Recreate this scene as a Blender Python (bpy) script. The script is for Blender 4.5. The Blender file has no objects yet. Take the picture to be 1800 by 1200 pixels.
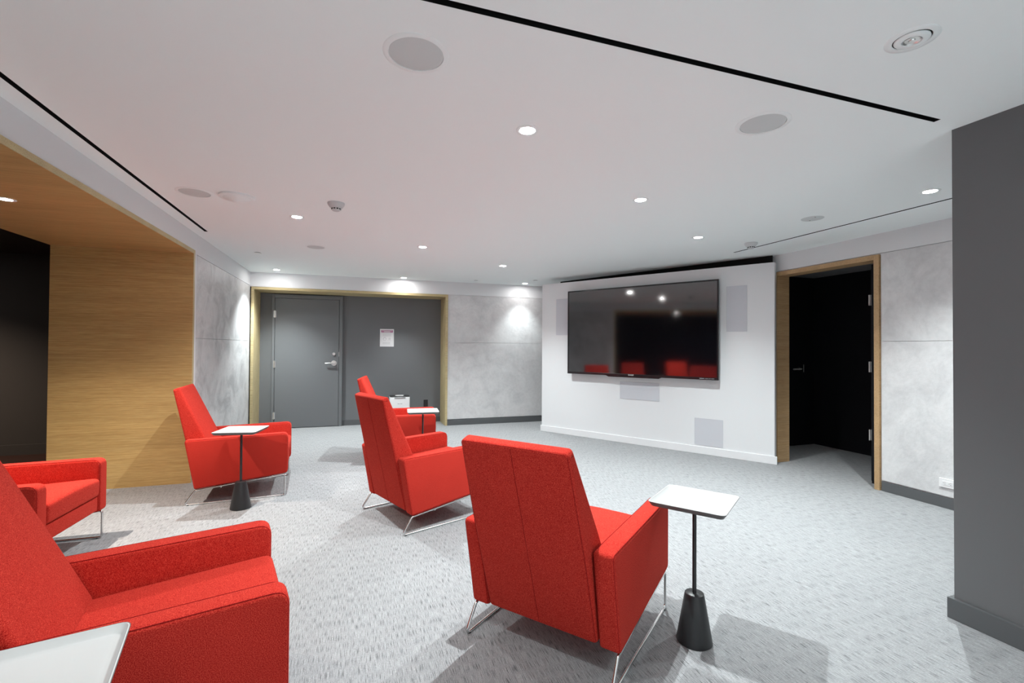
import bpy, bmesh, math, random
from mathutils import Vector, Matrix
random.seed(4)
sc = bpy.context.scene
C = sc.collection
PI = math.pi

# ------------------------------------------------------------------ camera
cam = bpy.data.cameras.new('camera'); camo = bpy.data.objects.new('camera', cam); C.objects.link(camo)
r_ = Vector((0.94890923, -0.31548764, 0.00623032)); u_ = Vector((-0.00986061, -0.009912, 0.99990226)); f_ = Vector((0.31539505, 0.94887792, 0.01251649))
camo.matrix_world = Matrix(((r_.x, u_.x, -f_.x, 0), (r_.y, u_.y, -f_.y, 0), (r_.z, u_.z, -f_.z, 1.25), (0, 0, 0, 1)))
cam.sensor_width = 36; cam.lens = 36*821.055/1800; cam.clip_start = .02
sc.camera = camo

# ------------------------------------------------------------------ world, exposure
w = bpy.data.worlds.new('world'); sc.world = w; w.use_nodes = True
w.node_tree.nodes['Background'].inputs[0].default_value = (.9, .95, 1, 1)
w.node_tree.nodes['Background'].inputs[1].default_value = 0.0
sc.view_settings.view_transform = 'Standard'; sc.view_settings.look = 'None'
sc.view_settings.gamma = 1; sc.view_settings.use_curve_mapping = False
sc.view_settings.exposure = 0.3
sc.cycles.use_denoising = True
sc.cycles.max_bounces = 12; sc.cycles.diffuse_bounces = 8; sc.cycles.glossy_bounces = 4
sc.cycles.sample_clamp_indirect = 6

SPOT_DEG, SPOT_BLEND = 122, 1.0
SPOT_W = 165          # power of one ceiling downlight
H = 2.29             # ceiling height
# ceiling downlights in view: x, y, warm?, label
LIGHTS = [
 (0.766, 2.091, 'lit ceiling downlight with starburst glare, largest of those over the middle of the room'),
 (1.879, 2.814, 'lit ceiling downlight between the round speaker near the long slot and the television'),
 (-0.467, 4.108, 'lit ceiling downlight beside the smoke detector at the left'),
 (0.643, 4.907, 'lit ceiling downlight with a streak of light on the ceiling to its right'),
 (0.666, 7.197, 'lit ceiling downlight in front of the far doorway, above the poster'),
 (-1.051, 7.067, 'lit ceiling downlight in the far left corner washing the plaster wall'),
 (1.761, 5.687, 'lit ceiling downlight over the floor left of the television wall'),
 (2.588, 7.131, 'lit ceiling downlight nearest the far end of the television wall'),
 (3.022, 3.59, 'lit ceiling downlight in front of the television, left of the smoke detector'),
 (3.558, 2.031, 'lit ceiling downlight beside the dark grey wall at the right'),
]
DIM = {(2.588, 7.131): .38, (.666, 7.197): .6, (-1.051, 7.067): 1.35, (3.022, 3.59): .85}   # dimmed lamps
AIM = {(2.588, 7.131): 84, (.666, 7.197): 84, (-1.051, 7.067): 104}                          # narrower lamps next to the walls
HIDDEN_LIGHTS = [(-.347, 1.32), (.89, -.72)]
FILL_LIGHTS = [(-.7, -.3), (-.4, -1.6), (-.7, -2.8), (.9, -1.9), (.9, -3.0), (2.0, -.6), (2.0, -1.8), (2.0, -2.9)]  # unseen fill lamps, added so floor bounce brightens the ceiling

# ------------------------------------------------------------------ materials
def newmat(name, col, rough=.5, metal=0, spec=.5):
    m = bpy.data.materials.new(name); m.use_nodes = True
    b = m.node_tree.nodes['Principled BSDF']
    b.inputs['Base Color'].default_value = (*col, 1); b.inputs['Roughness'].default_value = rough
    b.inputs['Metallic'].default_value = metal; b.inputs['Specular IOR Level'].default_value = spec
    return m
def nd(m, t, **k):
    n = m.node_tree.nodes.new(t)
    for a, v in k.items():
        if a.startswith('i_'): n.inputs[a[2:].replace('_', ' ')].default_value = v
        else: setattr(n, a, v)
    return n
def lk(m, a, b): m.node_tree.links.new(a, b)
def coords(m, scale, rot=(0, 0, 0), kind='Object'):
    tc = nd(m, 'ShaderNodeTexCoord'); mp = nd(m, 'ShaderNodeMapping')
    mp.inputs['Scale'].default_value = scale; mp.inputs['Rotation'].default_value = rot
    lk(m, tc.outputs[kind], mp.inputs[0]); return mp.outputs[0]
def world_coords(m, scale, rot=(0, 0, 0)):
    g = nd(m, 'ShaderNodeNewGeometry'); mp = nd(m, 'ShaderNodeMapping')
    mp.inputs['Scale'].default_value = scale; mp.inputs['Rotation'].default_value = rot
    lk(m, g.outputs['Position'], mp.inputs[0]); return mp.outputs[0]
def ramp(m, fac, stops):
    r = nd(m, 'ShaderNodeValToRGB'); e = r.color_ramp.elements
    while len(e) < len(stops): e.new(.5)
    for i, (p, c) in enumerate(stops): e[i].position = p; e[i].color = (*c, 1)
    lk(m, fac, r.inputs[0]); return r.outputs[0]
def bump(m, h, strength, dist):
    b = nd(m, 'ShaderNodeBump'); b.inputs['Strength'].default_value = strength; b.inputs['Distance'].default_value = dist
    lk(m, h, b.inputs['Height']); lk(m, b.outputs[0], m.node_tree.nodes['Principled BSDF'].inputs['Normal'])
def noise(m, vec, scale, detail=3, rough=.5):
    n = nd(m, 'ShaderNodeTexNoise'); n.inputs['Scale'].default_value = scale; n.inputs['Detail'].default_value = detail; n.inputs['Roughness'].default_value = rough
    lk(m, vec, n.inputs['Vector']); return n.outputs[0]
def mixc(m, fac, a, b, mode='MIX'):
    x = nd(m, 'ShaderNodeMix', data_type='RGBA', blend_type=mode)
    for s, v in ((0, fac), (6, a), (7, b)):
        if hasattr(v, 'is_linked') or hasattr(v, 'node'): lk(m, v, x.inputs[s])
        else: x.inputs[s].default_value = v if isinstance(v, float) else (*v, 1)
    return x.outputs[2]
def basecol(m, c): lk(m, c, m.node_tree.nodes['Principled BSDF'].inputs['Base Color'])

M = {}
M['ceiling'] = newmat('cool tinted white ceiling paint', (.86, .91, .91), .85, spec=.2)  # cool tint put into the paint to cancel red bounce light
M['white'] = newmat('white wall paint', (.74, .75, .765), .7, spec=.25)
M['white_trim'] = newmat('white trim paint', (.78, .785, .8), .45)
M['fixture'] = newmat('white fixture', (.83, .87, .87), .4)  # tinted like the ceiling against the red bounce light
M['grille'] = newmat('pale grey speaker mesh', (.60, .635, .635), .6, spec=.2)  # carries the ceiling's cool tint against red bounce light
M['wall_grille'] = newmat('grey cloth speaker grille', (.58, .59, .63), .8, spec=.1)
for k, s in (('grille', 900), ('wall_grille', 700)):
    m = M[k]; v = nd(m, 'ShaderNodeTexVoronoi'); v.inputs['Scale'].default_value = s; lk(m, coords(m, (1, 1, 1)), v.inputs[0]); bump(m, v.outputs[0], .3, .0006)
M['detector'] = newmat('off white detector plastic', (.58, .60, .61), .5)
M['black'] = newmat('matt black', (.006, .006, .006), .7, spec=.2)
M['dark_wall'] = newmat('charcoal wall paint', (.14, .143, .147), .62, spec=.3)
M['door_grey'] = newmat('grey door paint', (.15, .157, .165), .5, spec=.35)
M['dark_base'] = newmat('charcoal baseboard paint', (.10, .105, .11), .5, spec=.35)
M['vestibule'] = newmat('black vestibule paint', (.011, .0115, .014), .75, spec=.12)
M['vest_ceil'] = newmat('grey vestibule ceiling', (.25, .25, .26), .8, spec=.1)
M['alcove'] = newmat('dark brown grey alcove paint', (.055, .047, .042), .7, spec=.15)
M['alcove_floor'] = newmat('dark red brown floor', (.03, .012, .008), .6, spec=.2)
M['chrome'] = newmat('brushed steel', (.72, .72, .72), .22, 1)
M['satin'] = newmat('satin nickel', (.75, .75, .74), .3, 1)
M['hinge_grey'] = newmat('pale satin hinge finish', (.6, .6, .59), .35, .3)
M['rubber'] = newmat('black rubber', (.015, .015, .015), .7)
M['charcoal_metal'] = newmat('charcoal powder coated metal', (.022, .023, .025), .38, 0, .5)
M['tray_white'] = newmat('white lacquer', (.56, .56, .56), .3)
M['tray_under'] = newmat('grey tray underside', (.12, .12, .12), .45)
M['bezel'] = newmat('black gloss plastic', (.012, .012, .014), .25)
M['plastic_white'] = newmat('white plastic', (.8, .8, .81), .35)
M['plastic_black'] = newmat('black plastic', (.012, .012, .013), .4)
M['paper'] = newmat('poster paper', (.78, .78, .80), .6)
M['pink'] = newmat('purple pink print', (.42, .12, .27), .6)
M['print'] = newmat('grey print', (.45, .46, .48), .6)
M['logo'] = newmat('pale print', (.8, .8, .8), .5)
M['seam'] = newmat('dark red seam thread', (.24, .008, .009), .9, spec=.1)
M['label_grey'] = newmat('grey mark', (.3, .3, .32), .6)
# screen: dark glossy panel with a soft matt coat
M['screen'] = newmat('television screen', (.004, .004, .006), .07, spec=1.0)
M['screen'].node_tree.nodes['Principled BSDF'].inputs['IOR'].default_value = 1.75
# paint gets faint roller relief
for k in ('ceiling', 'white', 'dark_wall', 'door_grey'):
    m = M[k]; bump(m, noise(m, world_coords(m, (1, 1, 1)), 220, 2), .06, .002)

def emis(name, col, s):
    m = bpy.data.materials.new(name); m.use_nodes = True; b = m.node_tree.nodes['Principled BSDF']
    b.inputs['Base Color'].default_value = (.9, .9, .9, 1)
    b.inputs['Emission Color'].default_value = (*col, 1); b.inputs['Emission Strength'].default_value = s; return m
M['lamp'] = emis('lit lamp lens', (1, .98, .96), 220)

# oak veneer, grain running horizontally along x
def oak(name, a, b, c):
    m = newmat(name, b, .42, spec=.3)
    v = world_coords(m, (1.6, 90, 90)); n1 = noise(m, v, 2.2, 5, .62)
    v2 = world_coords(m, (7, 260, 260)); n2 = noise(m, v2, 1.6, 3, .6)
    v3 = world_coords(m, (.35, 6, 6)); n3 = noise(m, v3, 1.3, 2)
    c1 = ramp(m, n1, [(.3, a), (.52, b), (.72, c)])
    c2 = mixc(m, .38, c1, ramp(m, n2, [(.35, (.45, .45, .45)), (.6, (1, 1, 1))]), 'MULTIPLY')
    c3 = mixc(m, .5, c2, ramp(m, n3, [(.3, (.72, .72, .72)), (.65, (1, 1, 1))]), 'MULTIPLY')
    basecol(m, c3); bump(m, n2, .12, .001); return m
M['oak'] = oak('oak veneer', (.46, .285, .105), (.58, .385, .155), (.66, .465, .205))
M['oak_pale_lit'] = oak('oak veneer with pale light tint', (.45, .34, .17), (.60, .49, .27), (.66, .56, .34))  # same oak, with the paler lighting put into its colour
M['oak_tan_lit'] = oak('oak veneer with tan light tint', (.42, .26, .12), (.55, .36, .19), (.62, .43, .25))  # same oak, with the doorway lighting put into its colour

# troweled plaster panels
def plaster(name, lo, hi, rough):
    m = newmat(name, hi, rough, spec=.35)
    v = world_coords(m, (1, 1, 1)); n0 = noise(m, v, 1.4, 3, .6)
    big = nd(m, 'ShaderNodeTexNoise'); big.inputs['Scale'].default_value = 3.2; big.inputs['Detail'].default_value = 9; big.inputs['Roughness'].default_value = .62; big.inputs['Distortion'].default_value = .9
    lk(m, v, big.inputs[0])
    fine = noise(m, v, 24, 6, .65)
    c1 = ramp(m, big.outputs[0], [(.33, lo), (.55, hi), (.75, tuple(min(1, x*1.06) for x in hi))])
    c2 = mixc(m, .35, c1, ramp(m, fine, [(.35, (.8, .8, .8)), (.6, (1, 1, 1))]), 'MULTIPLY')
    c3 = mixc(m, .4, c2, ramp(m, n0, [(.3, (.82, .82, .83)), (.7, (1, 1, 1))]), 'MULTIPLY')
    basecol(m, c3)
    rr = nd(m, 'ShaderNodeMapRange'); rr.inputs[3].default_value = rough-.12; rr.inputs[4].default_value = rough+.15
    lk(m, big.outputs[0], rr.inputs[0]); lk(m, rr.outputs[0], m.node_tree.nodes['Principled BSDF'].inputs['Roughness'])
    ad = nd(m, 'ShaderNodeMath', operation='ADD'); lk(m, big.outputs[0], ad.inputs[0]); lk(m, fine, ad.inputs[1])
    bump(m, ad.outputs[0], .35, .006); return m
M['plaster'] = plaster('troweled grey plaster', (.60, .60, .61), (.70, .70, .705), .5)
M['plaster_left'] = plaster('polished grey plaster', (.46, .46, .47), (.66, .66, .665), .42)

# carpet: heathered grey with short dark dashes running along y
m = M['carpet'] = newmat('heathered grey carpet', (.4, .41, .42), .95, spec=.08)
v = world_coords(m, (560, 17, 1)); n1 = noise(m, v, 1, 1, .5)
v2 = world_coords(m, (620, 110, 1)); n2 = noise(m, v2, 1, 2, .6)
v3 = world_coords(m, (70, 420, 1)); n3 = noise(m, v3, 1, 1, .6)
v4 = world_coords(m, (1, 1, 1)); n4 = noise(m, v4, 1.1, 3)
c1 = ramp(m, n1, [(.31, (.11, .115, .12)), (.44, (.335, .342, .352)), (.62, (.42, .427, .436))])
c2 = mixc(m, .6, c1, ramp(m, n2, [(.3, (.45, .45, .46)), (.62, (1, 1, 1))]), 'MULTIPLY')
c3 = mixc(m, .35, c2, ramp(m, n3, [(.3, (.55, .55, .55)), (.6, (1, 1, 1))]), 'MULTIPLY')
c4 = mixc(m, .35, c3, ramp(m, n4, [(.35, (.86, .86, .87)), (.65, (1, 1, 1))]), 'MULTIPLY')
basecol(m, c4); bump(m, n2, .3, .002)
m.node_tree.nodes['Principled BSDF'].inputs['Sheen Weight'].default_value = .15

# red wool
m = M['wool'] = newmat('red wool felt', (.6, .05, .035), .95, spec=.05)
v = coords(m, (1, 1, 1)); n1 = noise(m, v, 380, 3, .7); n2 = noise(m, v, 7, 3)
c1 = ramp(m, n1, [(.36, (.28, .006, .007)), (.52, (.51, .034, .024)), (.70, (.70, .09, .055))])
c2 = mixc(m, .3, c1, ramp(m, n2, [(.3, (.85, .85, .85)), (.7, (1, 1, 1))]), 'MULTIPLY')
basecol(m, c2); bump(m, n1, .35, .0015)
b = m.node_tree.nodes['Principled BSDF']; b.inputs['Sheen Weight'].default_value = .1; b.inputs['Sheen Roughness'].default_value = .5; b.inputs['Sheen Tint'].default_value = (1, .35, .25, 1)

# ------------------------------------------------------------------ mesh helpers
def obj(name, bm, mat, parent=None, smooth=None):
    me = bpy.data.meshes.new(name)
    bmesh.ops.recalc_face_normals(bm, faces=bm.faces)
    if smooth:
        for f in bm.faces: f.smooth = True
        for e in bm.edges:
            if len(e.link_faces) == 2 and e.calc_face_angle(0) > math.radians(smooth): e.smooth = False
    bm.to_mesh(me); bm.free()
    for x in (mat if isinstance(mat, (list, tuple)) else [mat]): me.materials.append(M[x])
    o = bpy.data.objects.new(name, me); C.objects.link(o)
    if parent is not None: o.parent = parent
    return o
def tag(o, label=None, cat=None, group=None, kind=None):
    if label: o['label'] = label
    if cat: o['category'] = cat
    if group: o['group'] = group
    if kind: o['kind'] = kind
    return o
def empty(name, loc=(0, 0, 0), rz=0, **k):
    o = bpy.data.objects.new(name, None); C.objects.link(o); o.location = loc; o.rotation_euler = (0, 0, rz); o.empty_display_size = .1
    return tag(o, **k)
def copy_tree(o, parent=None):
    c = o.copy(); C.objects.link(c)
    if parent is not None: c.parent = parent
    for ch in [x for x in sc.objects if x.parent == o]: copy_tree(ch, c)
    return c
def box(bm, x0, x1, y0, y1, z0, z1, bev=0, seg=2):
    r = bmesh.ops.create_cube(bm, size=1)
    vs = r['verts']
    bmesh.ops.scale(bm, vec=(x1-x0, y1-y0, z1-z0), verts=vs)
    bmesh.ops.translate(bm, vec=((x0+x1)/2, (y0+y1)/2, (z0+z1)/2), verts=vs)
    if bev:
        es = list({e for v in vs for e in v.link_edges})
        bmesh.ops.bevel(bm, geom=es, offset=bev, segments=seg, affect='EDGES', profile=.5)
    return bm
def B(*a, **k): return box(bmesh.new(), *a, **k)
def lathe(bm, prof, n=40, centre=(0, 0, 0), axis='Z'):
    rings = []
    for (r, z) in prof:
        if r < 1e-6: rings.append([bm.verts.new((0, 0, z))])
        else: rings.append([bm.verts.new((r*math.cos(2*PI*i/n), r*math.sin(2*PI*i/n), z)) for i in range(n)])
    for a, b_ in zip(rings, rings[1:]):
        if len(a) == 1 and len(b_) == 1: continue
        for i in range(n):
            j = (i+1) % n
            if len(a) == 1: bm.faces.new((a[0], b_[i], b_[j]))
            elif len(b_) == 1: bm.faces.new((a[i], a[j], b_[0]))
            else: bm.faces.new((a[i], a[j], b_[j], b_[i]))
    vs = [v for rr in rings for v in rr]
    if axis == 'Y': bmesh.ops.rotate(bm, cent=(0, 0, 0), matrix=Matrix.Rotation(PI/2, 3, 'X'), verts=vs)
    if axis == 'X': bmesh.ops.rotate(bm, cent=(0, 0, 0), matrix=Matrix.Rotation(PI/2, 3, 'Y'), verts=vs)
    bmesh.ops.translate(bm, vec=centre, verts=vs)
    return bm
def tube(bm, pts, rad, n=10, closed=False, fillet=0):
    pts = [Vector(p) for p in pts]
    if fillet:
        out = []; N = len(pts)
        for i, p in enumerate(pts):
            if not closed and i in (0, N-1): out.append(p); continue
            a = (pts[i-1]-p).normalized(); c = (pts[(i+1) % N]-p).normalized()
            ang = a.angle(c); d = min(fillet/math.tan(ang/2), (pts[i-1]-p).length*.45, (pts[(i+1) % N]-p).length*.45)
            p0 = p+a*d; p1 = p+c*d
            for k in range(7):
                t = k/6; out.append(p0.lerp(p, t).lerp(p.lerp(p1, t), t))
        pts = out
    N = len(pts); rings = []; up = None
    for i, p in enumerate(pts):
        if closed: d = (pts[(i+1) % N]-pts[i-1]).normalized()
        else: d = (pts[min(i+1, N-1)]-pts[max(i-1, 0)]).normalized()
        if up is None: up = d.orthogonal().normalized()
        up = (up-d*up.dot(d)).normalized(); s = d.cross(up)
        rings.append([bm.verts.new(p+up*rad*math.cos(2*PI*k/n)+s*rad*math.sin(2*PI*k/n)) for k in range(n)])
    for i in range(N if closed else N-1):
        a, b_ = rings[i], rings[(i+1) % N]
        for k in range(n): bm.faces.new((a[k], a[(k+1) % n], b_[(k+1) % n], b_[k]))
    if not closed: bm.faces.new(rings[0][::-1]); bm.faces.new(rings[-1])
    return bm
def round_poly(pts, rads, seg=5):
    out = []; N = len(pts)
    for i, p in enumerate(pts):
        p = Vector(p); a = (Vector(pts[i-1])-p).normalized(); c = (Vector(pts[(i+1) % N])-p).normalized(); r = rads[i] if isinstance(rads, (list, tuple)) else rads
        if r <= 0: out.append(p); continue
        d = r/math.tan(a.angle(c)/2); p0 = p+a*d; p1 = p+c*d
        for k in range(seg+1):
            t = k/seg; out.append(p0.lerp(p, t).lerp(p.lerp(p1, t), t))
    return out
def prism(bm, pts2, x0, x1, bev=0, seg=3, axis='X'):
    """pts2 are (y,z) pairs extruded along x (axis X) or (x,y) pairs extruded along z (axis Z)."""
    mk = (lambda p, t: (t, p[0], p[1])) if axis == 'X' else (lambda p, t: (p[0], p[1], t))
    a = [bm.verts.new(mk(p, x0)) for p in pts2]; b_ = [bm.verts.new(mk(p, x1)) for p in pts2]
    fa = bm.faces.new(a[::-1]); fb = bm.faces.new(b_)
    for i in range(len(a)): bm.faces.new((a[i], a[(i+1) % len(a)], b_[(i+1) % len(a)], b_[i]))
    bmesh.ops.recalc_face_normals(bm, faces=bm.faces)
    if bev:
        bmesh.ops.bevel(bm, geom=list(fa.edges)+list(fb.edges), offset=bev, segments=seg, affect='EDGES', profile=.5)
    return bm
def wallbox(name, x0, x1, y0, y1, z0, z1, mat, parent=None, bev=0):
    o = obj(name, B(x0, x1, y0, y1, z0, z1, bev=bev), mat, parent)
    if parent is None: tag(o, kind='structure')
    return o

# ------------------------------------------------------------------ room shell
LX, RX, FY, BY = -1.43, 4.43, 7.39, -3.6
wallbox('floor', -6.2, 6.2, BY-.1, 8.1, -.12, 0, 'carpet')
# ceiling with real openings for the slots
SLOTS = [
 dict(x0=-1.329, x1=-1.301, y0=-1.5, y1=4.921, label='long thin black slot diffuser running beside the wood portal on the left'),
 dict(x0=-2.2+.6, x1=2.491, y0=1.379, y1=1.407, label='wide black slot diffuser crossing the ceiling at the top of the view'),
 dict(x0=3.852, x1=3.876, y0=-.0+1.48, y1=4.029, label='thin black slot diffuser near the dark doorway on the right'),
]
SLOTS[1]['x0'] = -1.1
xs = sorted({-6.2, 6.2} | {s['x0'] for s in SLOTS} | {s['x1'] for s in SLOTS}); ys = sorted({BY-.1, 8.1} | {s['y0'] for s in SLOTS} | {s['y1'] for s in SLOTS})
bm = bmesh.new()
for i in range(len(xs)-1):
    for j in range(len(ys)-1):
        cx, cy = (xs[i]+xs[i+1])/2, (ys[j]+ys[j+1])/2
        if any(s['x0'] < cx < s['x1'] and s['y0'] < cy < s['y1'] for s in SLOTS): continue
        bm.faces.new([bm.verts.new((a, b_, H)) for a, b_ in ((xs[i], ys[j]), (xs[i+1], ys[j]), (xs[i+1], ys[j+1]), (xs[i], ys[j+1]))])
bmesh.ops.remove_doubles(bm, verts=bm.verts, dist=1e-5)
r = bmesh.ops.extrude_face_region(bm, geom=list(bm.faces))
bmesh.ops.translate(bm, vec=(0, 0, .12), verts=[v for v in r['geom'] if isinstance(v, bmesh.types.BMVert)])
tag(obj('ceiling', bm, 'ceiling'), kind='structure')
for s in SLOTS:
    x0, x1, y0, y1 = s['x0'], s['x1'], s['y0'], s['y1']
    t = empty('slot_diffuser', ((x0+x1)/2, (y0+y1)/2, H), label=s['label'], cat='air vent')
    hx, hy = (x1-x0)/2, (y1-y0)/2; e = .0005
    bm = bmesh.new()
    box(bm, -hx+e, hx-e, -hy+e, hy-e, .07, .075)
    box(bm, -hx+e, -hx+.002, -hy+e, hy-e, 0, .07); box(bm, hx-.002, hx-e, -hy+e, hy-e, 0, .07)
    box(bm, -hx+.002, hx-.002, -hy+e, -hy+.002, 0, .07); box(bm, -hx+.002, hx-.002, hy-.002, hy-e, 0, .07)
    obj('channel', bm, 'black', t)
    if hx < hy: obj('blade', B(-.0015, .0015, -hy+.004, hy-.004, .012, .05), 'black', t)
    else: obj('blade', B(-hx+.004, hx-.004, -.0015, .0015, .012, .05), 'black', t)

# left wall: beyond the portal, with plaster panels
T = .12
wl = wallbox('wall_left', LX-T-.9, LX-.012, 5.0, FY+.6, 0, H, 'white')
wallbox('trim_band', LX-.012, LX, 5.0, FY, 2.10, H, 'white', wl)
wallbox('plaster_panel', LX-.012, LX-.001, 5.07, FY-.001, .10, 1.3165, 'plaster_left', wl, .001)
wallbox('plaster_panel', LX-.012, LX-.001, 5.07, FY-.001, 1.3195, 2.096, 'plaster_left', wl, .001)
wallbox('edge_strip', LX-.012, LX+.002, 5.0, 5.066, 0, 2.10, 'white', wl)
wallbox('baseboard_left', LX-.012, LX+.004, 5.066, FY-.01, 0, .095, 'dark_base')
# wall over the portal and wall before it
wallbox('wall_left_header', LX-1.03, LX, -1.2, 5.0, 2.125, H, 'white')
wallbox('wall_left_near', LX-1.03, LX, BY, -1.2, 0, H, 'white')
# portal lining (oak)
po = tag(obj('trim_1', B(-2.463, LX+.006, 4.962, 5.0, 0, 2.125), 'oak'), kind='structure')
obj('portal_soffit', B(-2.463, LX+.006, -1.2, 4.962, 2.09, 2.125), 'oak', po)
obj('portal_jamb', B(-2.463, LX+.006, -1.238, -1.2, 0, 2.125), 'oak', po)
obj('front_edging', B(LX+.006, LX+.010, -1.2, 5.0, 2.09, 2.125), 'oak_pale_lit', po)
obj('side_edging', B(LX+.006, LX+.010, 4.962, 5.0, 0, 2.09), 'oak_pale_lit', po)
# dark alcove behind the portal
wallbox('wall_alcove_far', -6.1, -2.45, 6.76, 6.9, 0, H, 'alcove')
wallbox('wall_alcove_side', -6.2, -6.1, BY, 6.9, 0, H, 'alcove')
wallbox('wall_alcove_inner', -2.462, -2.451, 5.0, 6.76, 0, H, 'alcove')
wallbox('wall_alcove_near', -6.1, -2.46, -1.5, -1.4, 0, H, 'alcove')
wallbox('ceiling_alcove', -6.1, -2.464, -1.4, 6.76, 2.272, 2.289, 'alcove')
wallbox('floor_alcove', -6.1, -2.463, -1.4, 6.76, .0, .006, 'alcove_floor')
wallbox('baseboard_alcove', -6.1, -2.5, 6.742, 6.76, .006, .12, 'alcove')

# far wall
wf = wallbox('wall_far', 1.405, RX+.3, FY+.012, FY+.6, 0, H, 'white')
wallbox('header', LX-.012, 1.405, FY+.012, FY+.12, 2.083, H, 'white', wf)
wallbox('header_face', LX, RX, FY, FY+.012, 2.086, H, 'white', wf)
wallbox('plaster_panel', 1.378, RX, FY, FY+.012, .10, 1.3165, 'plaster', wf, .001)
wallbox('plaster_panel', 1.378, RX, FY, FY+.012, 1.3195, 2.082, 'plaster', wf, .001)
wallbox('baseboard_far', 1.378, RX, FY-.004, FY+.012, 0, .095, 'dark_base')
# recess lining in oak
tr = tag(obj('trim_2', B(-1.416, -1.380, FY-.008, 7.85, 0, 2.083), 'oak_pale_lit'), kind='structure')
obj('casing_side', B(1.341, 1.376, FY-.008, 7.85, 0, 2.083), 'oak_pale_lit', tr)
obj('casing_head', B(-1.380, 1.341, FY-.008, 7.85, 2.048, 2.083), 'oak_pale_lit', tr)
wallbox('wall_recess', -1.45, 1.42, 7.85, 8.0, 0, 2.1, 'door_grey')
wallbox('baseboard_recess', -.213, 1.341, 7.838, 7.85, 0, .085, 'dark_base')
# grey door
d1 = empty('door_1', (-.72, 7.85, 0), kind='structure')
d1.location = (0, 0, 0)
bm = bmesh.new(); fr = (7.80, 7.85)
box(bm, -1.213, -1.176, *fr, 0, 2.03, bev=.002); box(bm, -.261, -.213, *fr, 0, 2.03, bev=.002); box(bm, -1.176, -.261, *fr, 1.975, 2.03, bev=.002)
obj('door_frame', bm, 'door_grey', d1)
leaf = obj('door_leaf', B(-1.172, -.265, 7.806, 7.846, .008, 1.971, bev=.002), 'door_grey', d1)
for z in (1.73, .973, .20):
    h = lathe(bmesh.new(), [(0, -.055), (.008, -.055), (.008, .055), (0, .055)], 12, (-1.174, 7.797, z)); box(h, -1.19, -1.158, 7.798, 7.803, z-.05, z+.05)
    obj('hinge', h, 'satin', d1, 40)
lh = obj('lever_handle', lathe(bmesh.new(), [(0, .016), (.030, .015), (.040, .011), (.042, 0), (0, 0)], 28, (-.335, 7.806, .986), 'Y'), 'satin', d1, 40)
bm = bmesh.new()
lathe(bm, [(0, 0), (.012, 0), (.012, .05), (0, .05)], 16, (-.335, 7.80, .986), 'Y')
tube(bm, [(-.335, 7.755, .986), (-.40, 7.755, .988), (-.46, 7.762, .984)], .0105, 10, fillet=.02)
obj('lever', bm, 'satin', lh, 40)
obj('deadbolt', lathe(bmesh.new(), [(0, .024), (.020, .023), (.026, .014), (.029, 0), (0, 0)], 24, (-.336, 7.806, 1.129), 'Y'), 'satin', d1, 40)
obj('strike_plate', B(-.2655, -.2605, 7.797, 7.805, 1.09, 1.16), 'satin', d1)

# right wall with plaster panels
wr = wallbox('wall_right', RX+.012, RX+.14, 1.3, 2.918, 0, H, 'white')
wallbox('header', RX+.012, RX+.14, 2.918, 4.03, 2.10, H, 'white', wr)
wallbox('header_face', RX, RX+.012, 1.3, FY, 2.112, H, 'white', wr)
wallbox('far_portion', RX, RX+.14, 4.03, FY, 0, 2.112, 'white', wr)
wallbox('plaster_panel', RX, RX+.012, 1.43, 2.908, .095, 1.3215, 'plaster', wr, .001)
wallbox('plaster_panel', RX, RX+.012, 1.43, 2.908, 1.3245, 2.106, 'plaster', wr, .001)
wallbox('baseboard_right', RX-.002, RX+.012, 1.43, 2.908, 0, .085, 'dark_base')
# dark doorway
d2 = empty('door_2', (0, 0, 0), kind='structure')
bm = bmesh.new()
box(bm, RX-.012, 4.59, 2.920, 2.964, 0, 2.102, bev=.0015); box(bm, RX-.012, 4.59, 3.978, 4.022, 0, 2.102, bev=.0015); box(bm, RX-.012, 4.59, 2.964, 3.978, 2.058, 2.102, bev=.0015)
obj('wood_casing', bm, 'oak_tan_lit', d2)
bm = bmesh.new(); box(bm, 4.59, 4.62, 2.92, 3.10, 0, 2.05); obj('black_stop', bm, 'vestibule', d2)
lf = obj('door_leaf', B(4.646, 5.58, 3.10, 3.142, .008, 2.02), 'vestibule', d2)
for z in (1.72, 1.085, .44):
    h = lathe(bmesh.new(), [(0, -.05), (.007, -.05), (.007, .05), (0, .05)], 12, (4.630, 3.144, z)); box(h, 4.638, 4.6458, 3.105, 3.142, z-.05, z+.05)
    obj('hinge', h, 'hinge_grey', d2, 40)
# vestibule beyond
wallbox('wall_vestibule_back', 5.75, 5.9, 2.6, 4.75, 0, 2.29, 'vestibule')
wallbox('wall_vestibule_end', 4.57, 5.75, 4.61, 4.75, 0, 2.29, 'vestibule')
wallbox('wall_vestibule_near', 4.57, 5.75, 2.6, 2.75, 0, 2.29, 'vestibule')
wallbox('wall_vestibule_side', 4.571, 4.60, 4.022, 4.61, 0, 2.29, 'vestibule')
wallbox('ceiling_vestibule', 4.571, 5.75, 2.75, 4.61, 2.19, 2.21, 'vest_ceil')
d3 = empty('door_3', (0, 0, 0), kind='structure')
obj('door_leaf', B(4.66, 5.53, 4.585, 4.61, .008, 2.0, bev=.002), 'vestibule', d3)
lh = obj('lever_handle', lathe(bmesh.new(), [(0, .02), (.026, .018), (.03, 0), (0, 0)], 24, (5.44, 4.585, .995), 'Y'), 'charcoal_metal', d3, 40)
bm = bmesh.new(); tube(bm, [(5.44, 4.58, .995), (5.44, 4.53, .995), (5.30, 4.53, .992)], .010, 10, fillet=.015); obj('lever', bm, 'hinge_grey', lh, 40)
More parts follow.
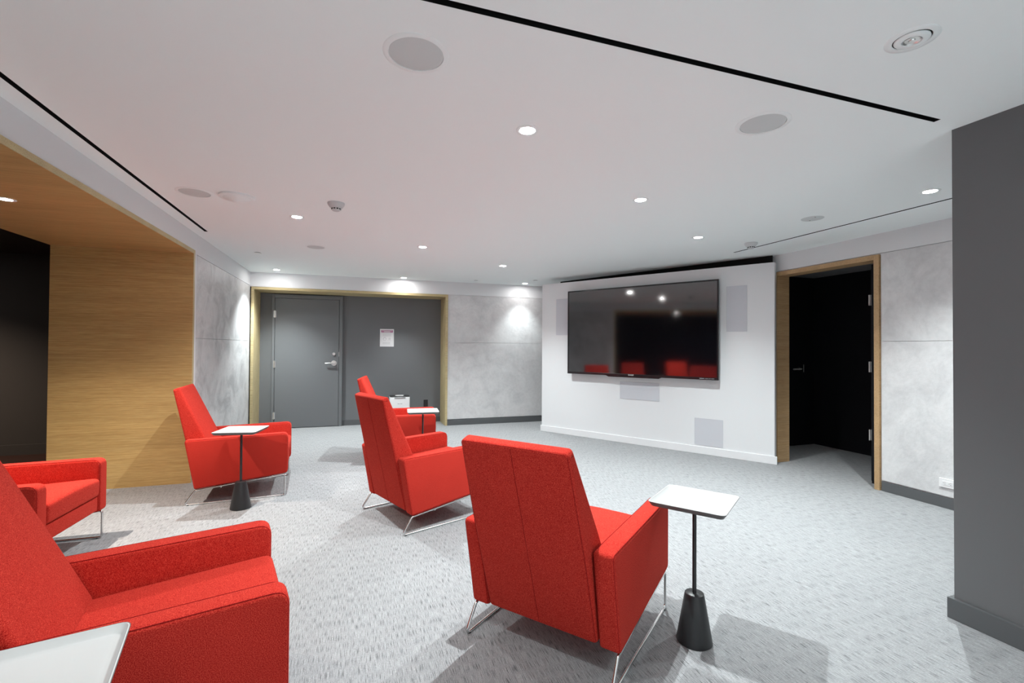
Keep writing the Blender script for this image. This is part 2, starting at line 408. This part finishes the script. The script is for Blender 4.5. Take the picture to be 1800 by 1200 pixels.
obj('latch_plate', B(5.5305, 5.5365, 4.580, 4.609, .95, 1.05), 'hinge_grey', d3)

# dark grey wall block at the right
wc = wallbox('wall_column', 2.66, RX+.15, BY, 1.43, 0, H, 'dark_wall')
bm = bmesh.new(); box(bm, 2.640, 2.66, BY, 1.448, 0, .095, bev=.002); box(bm, 2.66, RX, 1.43, 1.448, 0, .095, bev=.002)
tag(obj('baseboard_column', bm, 'dark_base'), kind='structure')
wallbox('wall_back', LX, 2.66, BY-.1, BY, 0, H, 'white')

# television wall: slab at an angle, with its own local frame (u along wall, -v out to the room)
A0 = Vector((2.638, 6.528, 0)); dv = Vector((.53625425, -.8440565, 0)); ang = math.atan2(dv.y, dv.x)
def tvframe(name, **k):
    return empty(name, (A0.x, A0.y, 0), ang, **k)
# local x = u along wall; local y = +  points (0.844,0.536): away from the room; room side is negative y
def place_tv(o): o.location = (A0.x, A0.y, 0); o.rotation_euler = (0, 0, ang); return o
tw = place_tv(tag(obj('wall_television', B(0, 3.10, .015, .105, 0, 2.197, bev=.002), 'white'), kind='structure'))
place_tv(tag(obj('baseboard_television', B(-.012, 3.125, 0, .0145, 0, .088, bev=.003), 'white_trim'), kind='structure'))
obj('gap_shade_filler', prism(bmesh.new(), [(.03, .46), (3.06, .112), (3.06, .15), (.03, .50)], 1.9, H-.001, axis='Z'), 'black', tw)  # black partition added to put shade into the gap above the slab
# in-wall speakers
def wall_speaker(u0, u1, z0, z1, label):
    cx = (u0+u1)/2
    t = tvframe('wall_speaker', label=label, cat='speaker', group='flush speakers in the television wall')
    fr = bmesh.new(); e = .006
    for a in ((u0, u1, z0, z0+e), (u0, u1, z1-e, z1), (u0, u0+e, z0+e, z1-e), (u1-e, u1, z0+e, z1-e)): box(fr, a[0], a[1], .010, .0148, a[2], a[3])
    obj('frame', fr, 'wall_grille', t); obj('grille', B(u0+e, u1-e, .0115, .0148, z0+e, z1-e), 'wall_grille', t)
wall_speaker(.255, .472, 1.433, 1.962, 'tall grey flush wall speaker half hidden behind the left edge of the television')
wall_speaker(2.608, 2.826, 1.445, 1.967, 'tall grey flush wall speaker right of the television')
wall_speaker(1.278, 1.815, .580, .806, 'wide grey flush wall speaker below the television')
wall_speaker(2.250, 2.572, .105, .422, 'square grey flush wall speaker just above the white baseboard')
# television
tv = tvframe('television', label='large black flat television hung on the white angled wall', cat='television')
yb0, yf = -.02, -.08+.0
u0, u1, z0, z1 = .511, 2.547, .885, 2.050
obj('back_shell', B(u0+.03, u1-.03, -.045, .005, z0+.04, z1-.04, bev=.01), 'plastic_black', tv)
bm = bmesh.new(); bz = .017
box(bm, u0, u1, yf, -.045, z1-bz, z1, bev=.002); box(bm, u0, u1, yf, -.045, z0, z0+.030, bev=.002)
box(bm, u0, u0+bz, yf, -.045, z0+.03, z1-bz, bev=.002); box(bm, u1-bz, u1, yf, -.045, z0+.03, z1-bz, bev=.002)
obj('bezel', bm, 'bezel', tv)
obj('screen', B(u0+bz, u1-bz, yf+.005, -.045, z0+.03, z1-bz), 'screen', tv)
bm = bmesh.new()
prism(bm, [(1.11, -.001), (1.875, -.001), (1.835, -.018), (1.15, -.018)], -.075, -.05)
# rotate: prism gave (x=t, y=u, z) -> want (x=u, y=t)
for v_ in bm.verts: v_.co = Vector((v_.co.y, v_.co.x, v_.co.z+z0+.002))
obj('lower_lip', bm, 'bezel', tv)
def text_mesh(name, s, size, loc, rot, mat, parent, depth=.0005):
    cu = bpy.data.curves.new(name, 'FONT'); cu.body = s; cu.size = size; cu.extrude = depth; cu.align_x = 'CENTER'; cu.align_y = 'CENTER'; cu.resolution_u = 3
    o = bpy.data.objects.new(name, cu); C.objects.link(o)
    dg = bpy.context.evaluated_depsgraph_get(); me = bpy.data.meshes.new_from_object(o.evaluated_get(dg)); C.objects.unlink(o); bpy.data.objects.remove(o)
    me.materials.clear(); me.materials.append(M[mat]); o = bpy.data.objects.new(name, me); C.objects.link(o); o.parent = parent; o.location = loc; o.rotation_euler = rot
    return o
text_mesh('logo', 'SHARP', .026, (1.475, yf-.001, z0+.016), (PI/2, 0, 0), 'logo', tv)
bm = bmesh.new()
for a, b_, h in ((2.335, 2.39, .007), (2.40, 2.435, .0045), (2.442, 2.46, .0045), (2.468, 2.50, .0045)): box(bm, a, b_, yf-.0008, yf+.0002, z0+.015-h/2, z0+.015+h/2)
obj('model_mark', bm, 'label_grey', tv)

# ------------------------------------------------------------------ ceiling fixtures
G = 'recessed downlights'
def downlight(x, y, label, lit=True, z=H, rad=.048, colour=(.92, 1, 1), power=None, grp=G, mat='lamp', deg=None):
    t = empty('downlight', (x, y, z), label=label, cat='downlight', group=grp)
    obj('trim_ring', lathe(bmesh.new(), [(rad-.012, 0), (rad-.010, -.003), (rad, -.004), (rad+.006, -.002), (rad+.006, 0)], 36), 'fixture', t, 50)
    obj('lens', lathe(bmesh.new(), [(0, -.0025), (rad-.014, -.002), (rad-.012, -.0005), (0, -.0005)], 32), mat, t, 50)
    L = bpy.data.lights.new('spot', 'SPOT'); L.energy = power or SPOT_W; L.spot_size = math.radians(deg or SPOT_DEG); L.spot_blend = SPOT_BLEND; L.shadow_soft_size = .012; L.color = colour
    lo = bpy.data.objects.new('spot_light', L); C.objects.link(lo); lo.parent = t; lo.location = (0, 0, -.02)
    return t
for x, y, lab in LIGHTS: downlight(x, y, lab, power=SPOT_W*DIM.get((x, y), 1), deg=AIM.get((x, y)))
downlight(-1.939, 3.487, 'lit downlight in the orange oak soffit at the left edge', z=2.09, rad=.04, colour=(1, .88, .76), power=SPOT_W*1.4)
downlight(-4.3, 5.7, 'added unseen fill downlight inside the dark alcove beyond the oak portal', z=2.272, colour=(1, .85, .7), power=SPOT_W*1.3)  # added lamp that brightens the alcove, itself out of view
for x, y in HIDDEN_LIGHTS: downlight(x, y, power=SPOT_W*.3, label= 'lit ceiling downlight outside the view, behind the camera', grp='downlights behind the camera')
for x, y in FILL_LIGHTS: downlight(x, y, power=SPOT_W*2.0, deg=80, label='added narrow fill downlight outside the view, lighting the ceiling by floor bounce', grp='added fill downlights behind the camera')
# unlit adjustable downlight
t = empty('adjustable_downlight', (1.755, 1.052, H), label='unlit round adjustable spotlight set in the ceiling at the top right', cat='downlight')
obj('trim_ring', lathe(bmesh.new(), [(.052, 0), (.054, -.003), (.072, -.003), (.075, 0)], 48), 'fixture', t, 50)
obj('dark_gap', lathe(bmesh.new(), [(.048, -.0004), (.053, -.0004), (.053, 0), (.048, 0)], 48), 'black', t)
g = obj('gimbal_ring', lathe(bmesh.new(), [(.026, -.001), (.028, -.006), (.045, -.006), (.049, -.002), (.049, -.0005)], 48), 'fixture', t, 50)
g.rotation_euler = (math.radians(2), math.radians(2), 0); g.location = (0, 0, -.0015)
lp = obj('lamp', lathe(bmesh.new(), [(0, -.008), (.008, -.0075), (.010, -.004), (.020, -.0035), (.024, -.007), (.026, -.001), (0, -.001)], 32), 'satin', t, 40)

def ceiling_speaker(x, y, R, label):
    t = empty('ceiling_speaker', (x, y, H), label=label, cat='speaker', group='round ceiling speakers')
    ri = R*.825
    obj('flange', lathe(bmesh.new(), [(ri, 0), (ri+.001, -.004), (R-.006, -.004), (R, -.001), (R, 0)], 64), 'fixture', t, 50)
    obj('grille', lathe(bmesh.new(), [(0, -.006), (ri*.5, -.0055), (ri*.9, -.004), (ri-.001, -.002), (ri-.001, -.0002), (0, -.0002)], 64), 'grille', t, 50)
ceiling_speaker(.191, 1.673, .116, 'round ceiling speaker with grey grille, nearest and largest, by the wide slot')
ceiling_speaker(1.769, 1.671, .116, 'round ceiling speaker below the right end of the wide ceiling slot')
ceiling_speaker(-1.057, 3.686, .112, 'round ceiling speaker beside the left slot and the white dome')
ceiling_speaker(-.418, 5.294, .105, 'round ceiling speaker far back between two smaller devices at the left')
t = empty('cover_plate', (3.434, 2.765, H), label='flat grey round ceiling plate with screws above the dark doorway', cat='cover plate')
obj('plate', lathe(bmesh.new(), [(0, -.003), (.076, -.003), (.08, 0), (0, 0)], 48), 'grille', t, 50)
for s in (-1, 1): obj('screw', lathe(bmesh.new(), [(0, -.002), (.005, -.0015), (.006, 0), (0, 0)], 12, (s*.045*.6, s*.045, -.003)), 'tray_under', t)
t = empty('dome_detector', (-.804, 3.685, H), label='wide flat white dome on the ceiling beside the left round speaker', cat='detector')
obj('base', lathe(bmesh.new(), [(0, 0), (.112, 0), (.112, -.012), (.104, -.016), (0, -.016)], 56), 'fixture', t, 40)
obj('dome', lathe(bmesh.new(), [(.085, -.016), (.075, -.024), (.04, -.030), (.03, -.036), (0, -.038)], 48), 'fixture', t, 50)
def smoke(x, y, label, R=.062):
    t = empty('smoke_detector', (x, y, H), label=label, cat='smoke detector', group='smoke detectors')
    obj('base', lathe(bmesh.new(), [(0, 0), (R, 0), (R, -.008), (R*.96, -.014), (R*.72, -.034), (0, -.034)], 40), 'detector', t, 35)
    c_ = obj('chamber', lathe(bmesh.new(), [(R*.62, -.034), (R*.62, -.038), (R*.55, -.038), (R*.52, -.050), (R*.36, -.058), (0, -.059)], 36), 'detector', t, 35)
    bm = bmesh.new()
    for i in range(10):
        a = 2*PI*i/10; s0 = len(bm.verts); box(bm, R*.50, R*.56, -.006, .006, -.048, -.040)
        bm.verts.ensure_lookup_table(); bmesh.ops.rotate(bm, cent=(0, 0, 0), matrix=Matrix.Rotation(a, 3, 'Z'), verts=bm.verts[s0:])
    obj('vents', bm, 'black', c_)
smoke(-.152, 3.617, 'grey white smoke detector at the left, near a lit downlight', .060)
smoke(3.669, 3.608, 'grey white smoke detector beside the end of the right slot', .060)
for x, y, lab in ((-1.061, 5.844, 'small flat sprinkler cover on the ceiling near the far left corner'), (1.763, 7.10, 'small flat sprinkler cover on the ceiling near the far plaster wall'), (2.62, 6.75, 'small sprinkler cover just above the left end of the television wall')):
    t = empty('sprinkler_cover', (x, y, H), label=lab, cat='sprinkler cover', group='sprinkler covers')
    obj('plate', lathe(bmesh.new(), [(0, -.009), (.038, -.009), (.041, -.006), (.041, -.005), (0, -.005)], 36), 'fixture', t, 40)
    obj('collar', lathe(bmesh.new(), [(.030, -.005), (.030, 0)], 24), 'tray_under', t)

# ------------------------------------------------------------------ armchair
W_, A_ = .342, .085; IN = W_-A_-.004
def build_chair(dy=0, dz=0):
    t = empty('armchair')
    arm = [(.067, .120), (.729, .189), (.729, .523), (-.004, .507)]
    out = round_poly(arm, [.018, .03, .045, .020], 7)
    for s in (-1, 1):
        a, b_ = (W_-A_, W_) if s > 0 else (-W_, -W_+A_)
        o = obj('armrest', prism(bmesh.new(), out, a, b_, bev=.015, seg=5), 'wool', t, 45)
        # seam lines just inside the edges of the outer and inner face
        for xx in (s*(W_-.0048), s*(W_-A_+.0048)):
            ctr = Vector((.38, .33)); pts = []
            for p in out:
                c_ = Vector((.37, .335)); q = p+(c_-p).normalized()*.0048; pts.append((xx, q.x, q.y))
            bm = tube(bmesh.new(), pts, .0011, 5, closed=True); obj('seam', bm, 'seam', o)
    # backrest: slightly tapered block
    ytr, ztr, ytf, ztf = -.105+dy, .900+dz, -.058+dy, .917+dz
    prof = [(.066, .129), (.215, .150), (.180, .385), (ytf, ztf), (ytr, ztr)]
    pr = round_poly(prof, [.015, .02, .05, .018, .014], 6)
    bm = prism(bmesh.new(), pr, -IN, IN, bev=.020, seg=5)
    cuts = bmesh.ops.bisect_plane(bm, geom=bm.verts[:]+bm.edges[:]+bm.faces[:], plane_co=(0, 0, .55), plane_no=(0, 0, 1))
    zt = ztr
    for v_ in bm.verts:
        k = max(0, min(1, (v_.co.z-.50)/(zt-.50)))
        v_.co.x *= 1-.055*k
        # crown of the top corners
        if v_.co.z > zt-.012:
            e = max(0, abs(v_.co.x)-IN*.80)/(IN*.2); v_.co.z -= .010*e*e
    back = obj('backrest', bm, 'wool', t, 40)
    n = (Vector((ytr, ztr))-Vector((.066, .129))).normalized()
    nrm = Vector((-n.y, n.x))    # outward, away from the seat
    if nrm.x > 0: nrm = -nrm
    P = lambda f, x: (x, .066+(ytr-.066)*f+nrm.x*.0004, .129+(ztr-.129)*f+nrm.y*.0004)
    obj('seam', tube(bmesh.new(), [P(0.01, 0), P(.5, 0), P(.985, 0)], .0009, 5), 'seam', back)
    xs_ = lambda f: (IN-.0075)*(1-.055*max(0, (.129+(ztr-.129)*f-.5)/(ztr-.5)))
    for s in (-1, 1): obj('seam', tube(bmesh.new(), [(s*(xs_(f)), P(f, 0)[1]+.004, P(f, 0)[2]) for f in (.02, .45, .7, .985)], .0009, 5), 'seam', back)
    obj('seam', tube(bmesh.new(), [(-xs_(.99)+.008, ytr+.0035, ztr-.0065), (0, ytr+.0035, ztr-.0045), (xs_(.99)-.008, ytr+.0035, ztr-.0065)], .0009, 5), 'seam', back)
    # seat cushion
    cu = round_poly([(.150, .300), (.728, .292), (.735, .408), (.150, .375)], [.01, .022, .035, .01], 6)
    bm = prism(bmesh.new(), cu, -IN, IN, bev=.016, seg=4)
    bmesh.ops.bisect_plane(bm, geom=bm.verts[:]+bm.edges[:]+bm.faces[:], plane_co=(-.12, 0, 0), plane_no=(1, 0, 0))
    bmesh.ops.bisect_plane(bm, geom=bm.verts[:]+bm.edges[:]+bm.faces[:], plane_co=(0, 0, 0), plane_no=(1, 0, 0))
    bmesh.ops.bisect_plane(bm, geom=bm.verts[:]+bm.edges[:]+bm.faces[:], plane_co=(.12, 0, 0), plane_no=(1, 0, 0))
    for v_ in bm.verts:
        if v_.co.z > .36: v_.co.z += .010*math.cos(v_.co.x/IN*PI/2)
    obj('seat_cushion', bm, 'wool', t, 50)
    # upholstered base under the cushion
    ba = round_poly([(.100, .135), (.718, .200), (.718, .288), (.100, .296)], [.01, .01, .006, .01], 4)
    obj('seat_base', prism(bmesh.new(), ba, -IN, IN, bev=.006, seg=3), 'wool', t, 50)
    # steel sled legs
    for s in (-1, 1):
        x = s*(W_-.012); R = .0062
        bm = tube(bmesh.new(), [(x, .000, R), (x, .709, R), (x, .709, .177), (x, .075, .1125)], R, 12, closed=True, fillet=.018)
        sl = obj('sled_leg', bm, 'chrome', t, 50)
        for yy in (.028, .685): obj('glide', lathe(bmesh.new(), [(0, 0), (.008, 0), (.008, .003), (0, .003)], 12, (x, yy, 0)), 'rubber', sl)
    for yy, zz in ((.25, .122), (.60, .158)):
        obj('cross_bar', tube(bmesh.new(), [(-W_+.012, yy, zz), (W_-.012, yy, zz)], .0055, 10), 'chrome', t, 50)
    return t
GC = 'red wool armchairs facing the television'
def put(t, x, y, deg, label):
    t.location = (x, y, 0); t.rotation_euler = (0, 0, math.radians(deg)); tag(t, label, 'armchair', GC)
ch = build_chair(); put(ch, .170, 3.463, -67.9, 'red wool armchair in the middle of the room, seen obliquely from behind')
put(build_chair(-.058, -.013), .664, 1.737, -51.6, 'red wool armchair nearest the camera on the right, its whole back turned to us')
for x, y, d, lab in ((-1.292, 4.595, -85.4, 'red wool armchair in profile in front of the wood portal and grey plaster wall'),
                     (-2.270, 3.405, -91.1, 'red wool armchair at the left edge with only arms and seat showing'),
                     (-.970, 1.706, -76.5, 'red wool armchair filling the lower left corner, closest to the camera'),
                     (.142, 5.475, -98, 'farthest red wool armchair, in front of the grey far wall and mostly hidden')):
    put(copy_tree(ch), x, y, d, lab)

# ------------------------------------------------------------------ tray tables
def rrect(h, r, seg=5):
    return round_poly([(-h, -h), (h, -h), (h, h), (-h, h)], r, seg)
def build_table():
    t = empty('tray_table')
    obj('base', lathe(bmesh.new(), [(0, 0), (.070, 0), (.073, .003), (.073, .006), (.0405, .197), (.0385, .2035), (.034, .2065), (0, .2065)], 56), 'charcoal_metal', t, 35)
    obj('pole', lathe(bmesh.new(), [(0, .2065), (.0085, .2065), (.0085, .584), (0, .584)], 20), 'charcoal_metal', t, 40)
    obj('mounting_plate', lathe(bmesh.new(), [(0, .576), (.035, .578), (.035, .584), (0, .584)], 28), 'charcoal_metal', t, 40)
    # tray: outer shell grey, inner surface white
    h = .155
    def loop(bm, hh, r, z): return [bm.verts.new((p.x, p.y, z)) for p in rrect(hh, r)]
    def skin(bm, ls, cap0=False, cap1=False):
        for a, b_ in zip(ls, ls[1:]):
            for i in range(len(a)): bm.faces.new((a[i], a[(i+1) % len(a)], b_[(i+1) % len(a)], b_[i]))
        if cap0: bm.faces.new(ls[0][::-1])
        if cap1: bm.faces.new(ls[-1])
    bm = bmesh.new()
    skin(bm, [loop(bm, h-.020, .016, .584), loop(bm, h-.012, .020, .586), loop(bm, h, .026, .6040), loop(bm, h, .026, .6055), loop(bm, h-.0015, .0252, .6055)], cap0=True)
    bm.faces.new([v_ for v_ in bm.verts if abs(v_.co.z-.6055) < 1e-6 and False]) if False else None
    sh = obj('tray_shell', bm, 'tray_under', t, 50)
    bm = bmesh.new()
    skin(bm, [loop(bm, h-.0015, .0252, .6055), loop(bm, h-.004, .024, .6058), loop(bm, h-.0145, .019, .5915), loop(bm, h-.019, .017, .5895)], cap1=True)
    obj('tray_surface', bm, 'tray_white', t, 50)
    return t
GT = 'white tray side tables'
tb = build_table()
for i, (x, y, d, lab) in enumerate(((1.384, 1.664, 36, 'white square tray table on a black cone base, right of the nearest armchair back'),
        (-.838, 4.09, -10, 'white square tray table standing beside the armchair in profile'),
        (.644, 4.79, -5, 'white square tray table between the middle and the farthest armchair, its base hidden'),
        (-.609, 1.142, 13, 'white square tray table cut off by the lower left corner of the view'))):
    o = tb if i == 0 else copy_tree(tb)
    o.location = (x, y, 0); o.rotation_euler = (0, 0, math.radians(d)); tag(o, lab, 'side table', GT)

# ------------------------------------------------------------------ small things
# air purifier
t = empty('air_purifier', (.655, 7.64, 0), label='white air purifier with black top in the recess behind the farthest armchair', cat='air purifier')
out = rrect(.155, .04); bm = prism(bmesh.new(), [(p.x, p.y*.62) for p in out], .01, .455, bev=.006, axis='Z'); obj('body', bm, 'plastic_white', t, 40)
bm = prism(bmesh.new(), [(p.x*.97, p.y*.60) for p in out], .455, .470, bev=.004, axis='Z'); obj('top_rim', bm, 'plastic_black', t, 40)
bm = bmesh.new(); lathe(bm, [(.05, .470), (.052, .476), (.066, .476), (.068, .470)], 32); obj('outlet_ring', bm, 'plastic_white', t, 40)
bm = bmesh.new(); box(bm, -.085, .085, -.101, -.094, .440, .450, bev=.001); obj('front_slot', bm, 'plastic_black', t)
bm = bmesh.new(); box(bm, -.035, -.004, -.0968, -.0955, .347, .353); box(bm, .004, .035, -.0968, -.0955, .347, .353); obj('badge', bm, 'label_grey', t)
bm = bmesh.new()
for a in (-1, 1):
    for b_ in (-1, 1): lathe(bm, [(0, 0), (.012, 0), (.012, .01), (0, .01)], 12, (a*.12, b_*.06, 0))
obj('feet', bm, 'rubber', t)
# poster
t = empty('poster', (.4655, 7.85, 1.3925), label='white notice with a purple pink header on the grey wall beside the door', cat='poster')
obj('sheet', B(-.1095, .1095, -.004, 0, -.1425, .1425), 'paper', t)
obj('header_band', B(-.091, .094, -.0052, -.004, .087, .124), 'pink', t)
bm = bmesh.new(); box(bm, -.080, .083, -.006, -.0052, .108, .115); box(bm, -.045, .05, -.006, -.0052, .094, .101); obj('header_lines', bm, 'paper', t)
bm = bmesh.new()
for a in ((-.096, .097, .076, .0775), (-.096, .097, -.1205, -.119), (-.096, -.0945, -.12, .077), (.0955, .097, -.12, .077)): box(bm, a[0], a[1], -.0048, -.004, a[2], a[3])
for z in (.062, .052, .036, .026, -.072, -.084, -.094, -.104): box(bm, -.07, .07-.02*(z < 0), -.0046, -.004, z-.0015, z+.0015)
obj('text_lines', bm, 'print', t)
bm = bmesh.new()
tube(bm, [(-.035+.024*math.cos(a*PI/8), -.005, -.02+.024*math.sin(a*PI/8)) for a in range(16)], .0022, 5, closed=True)
tube(bm, [(-.055, -.005, -.01), (-.035, -.005, .012), (-.015, -.005, -.01)], .002, 5)
for k in range(4): box(bm, .012+k*.016, .018+k*.016, -.0056, -.004, -.048, -.042); 
for k in (1, 2): box(bm, .013+k*.017, .019+k*.017, -.0056, -.004, -.034, .002)
obj('pictograms', bm, 'print', t)
# outlets
t = empty('black_outlet', (1.10, 7.85, .312), label='small black wall outlet low on the grey recess wall', cat='outlet')
obj('plate', B(-.035, .035, -.007, 0, -.058, .058, bev=.002), 'plastic_black', t)
obj('receptacle', B(-.017, .017, -.010, -.007, -.034, .034, bev=.001), 'plastic_black', t)
t = empty('white_outlet', (RX, 2.415, .200), label='white duplex outlet set sideways just above the baseboard by the dark wall', cat='outlet')
obj('plate', B(-.012, 0, -.058, .058, -.035, .035, bev=.002), 'plastic_white', t)
obj('receptacle', B(-.014, -.012, -.034, .034, -.017, .017, bev=.0008), 'plastic_white', t)
bm = bmesh.new()
for c_ in (-.019, .019):
    box(bm, -.0145, -.0138, c_-.006, c_+.001, .005, .0075); box(bm, -.0145, -.0138, c_-.006, c_+.001, -.0075, -.005); box(bm, -.0145, -.0138, c_+.006, c_+.010, -.0025, .0025)
obj('slots', bm, 'tray_under', t)
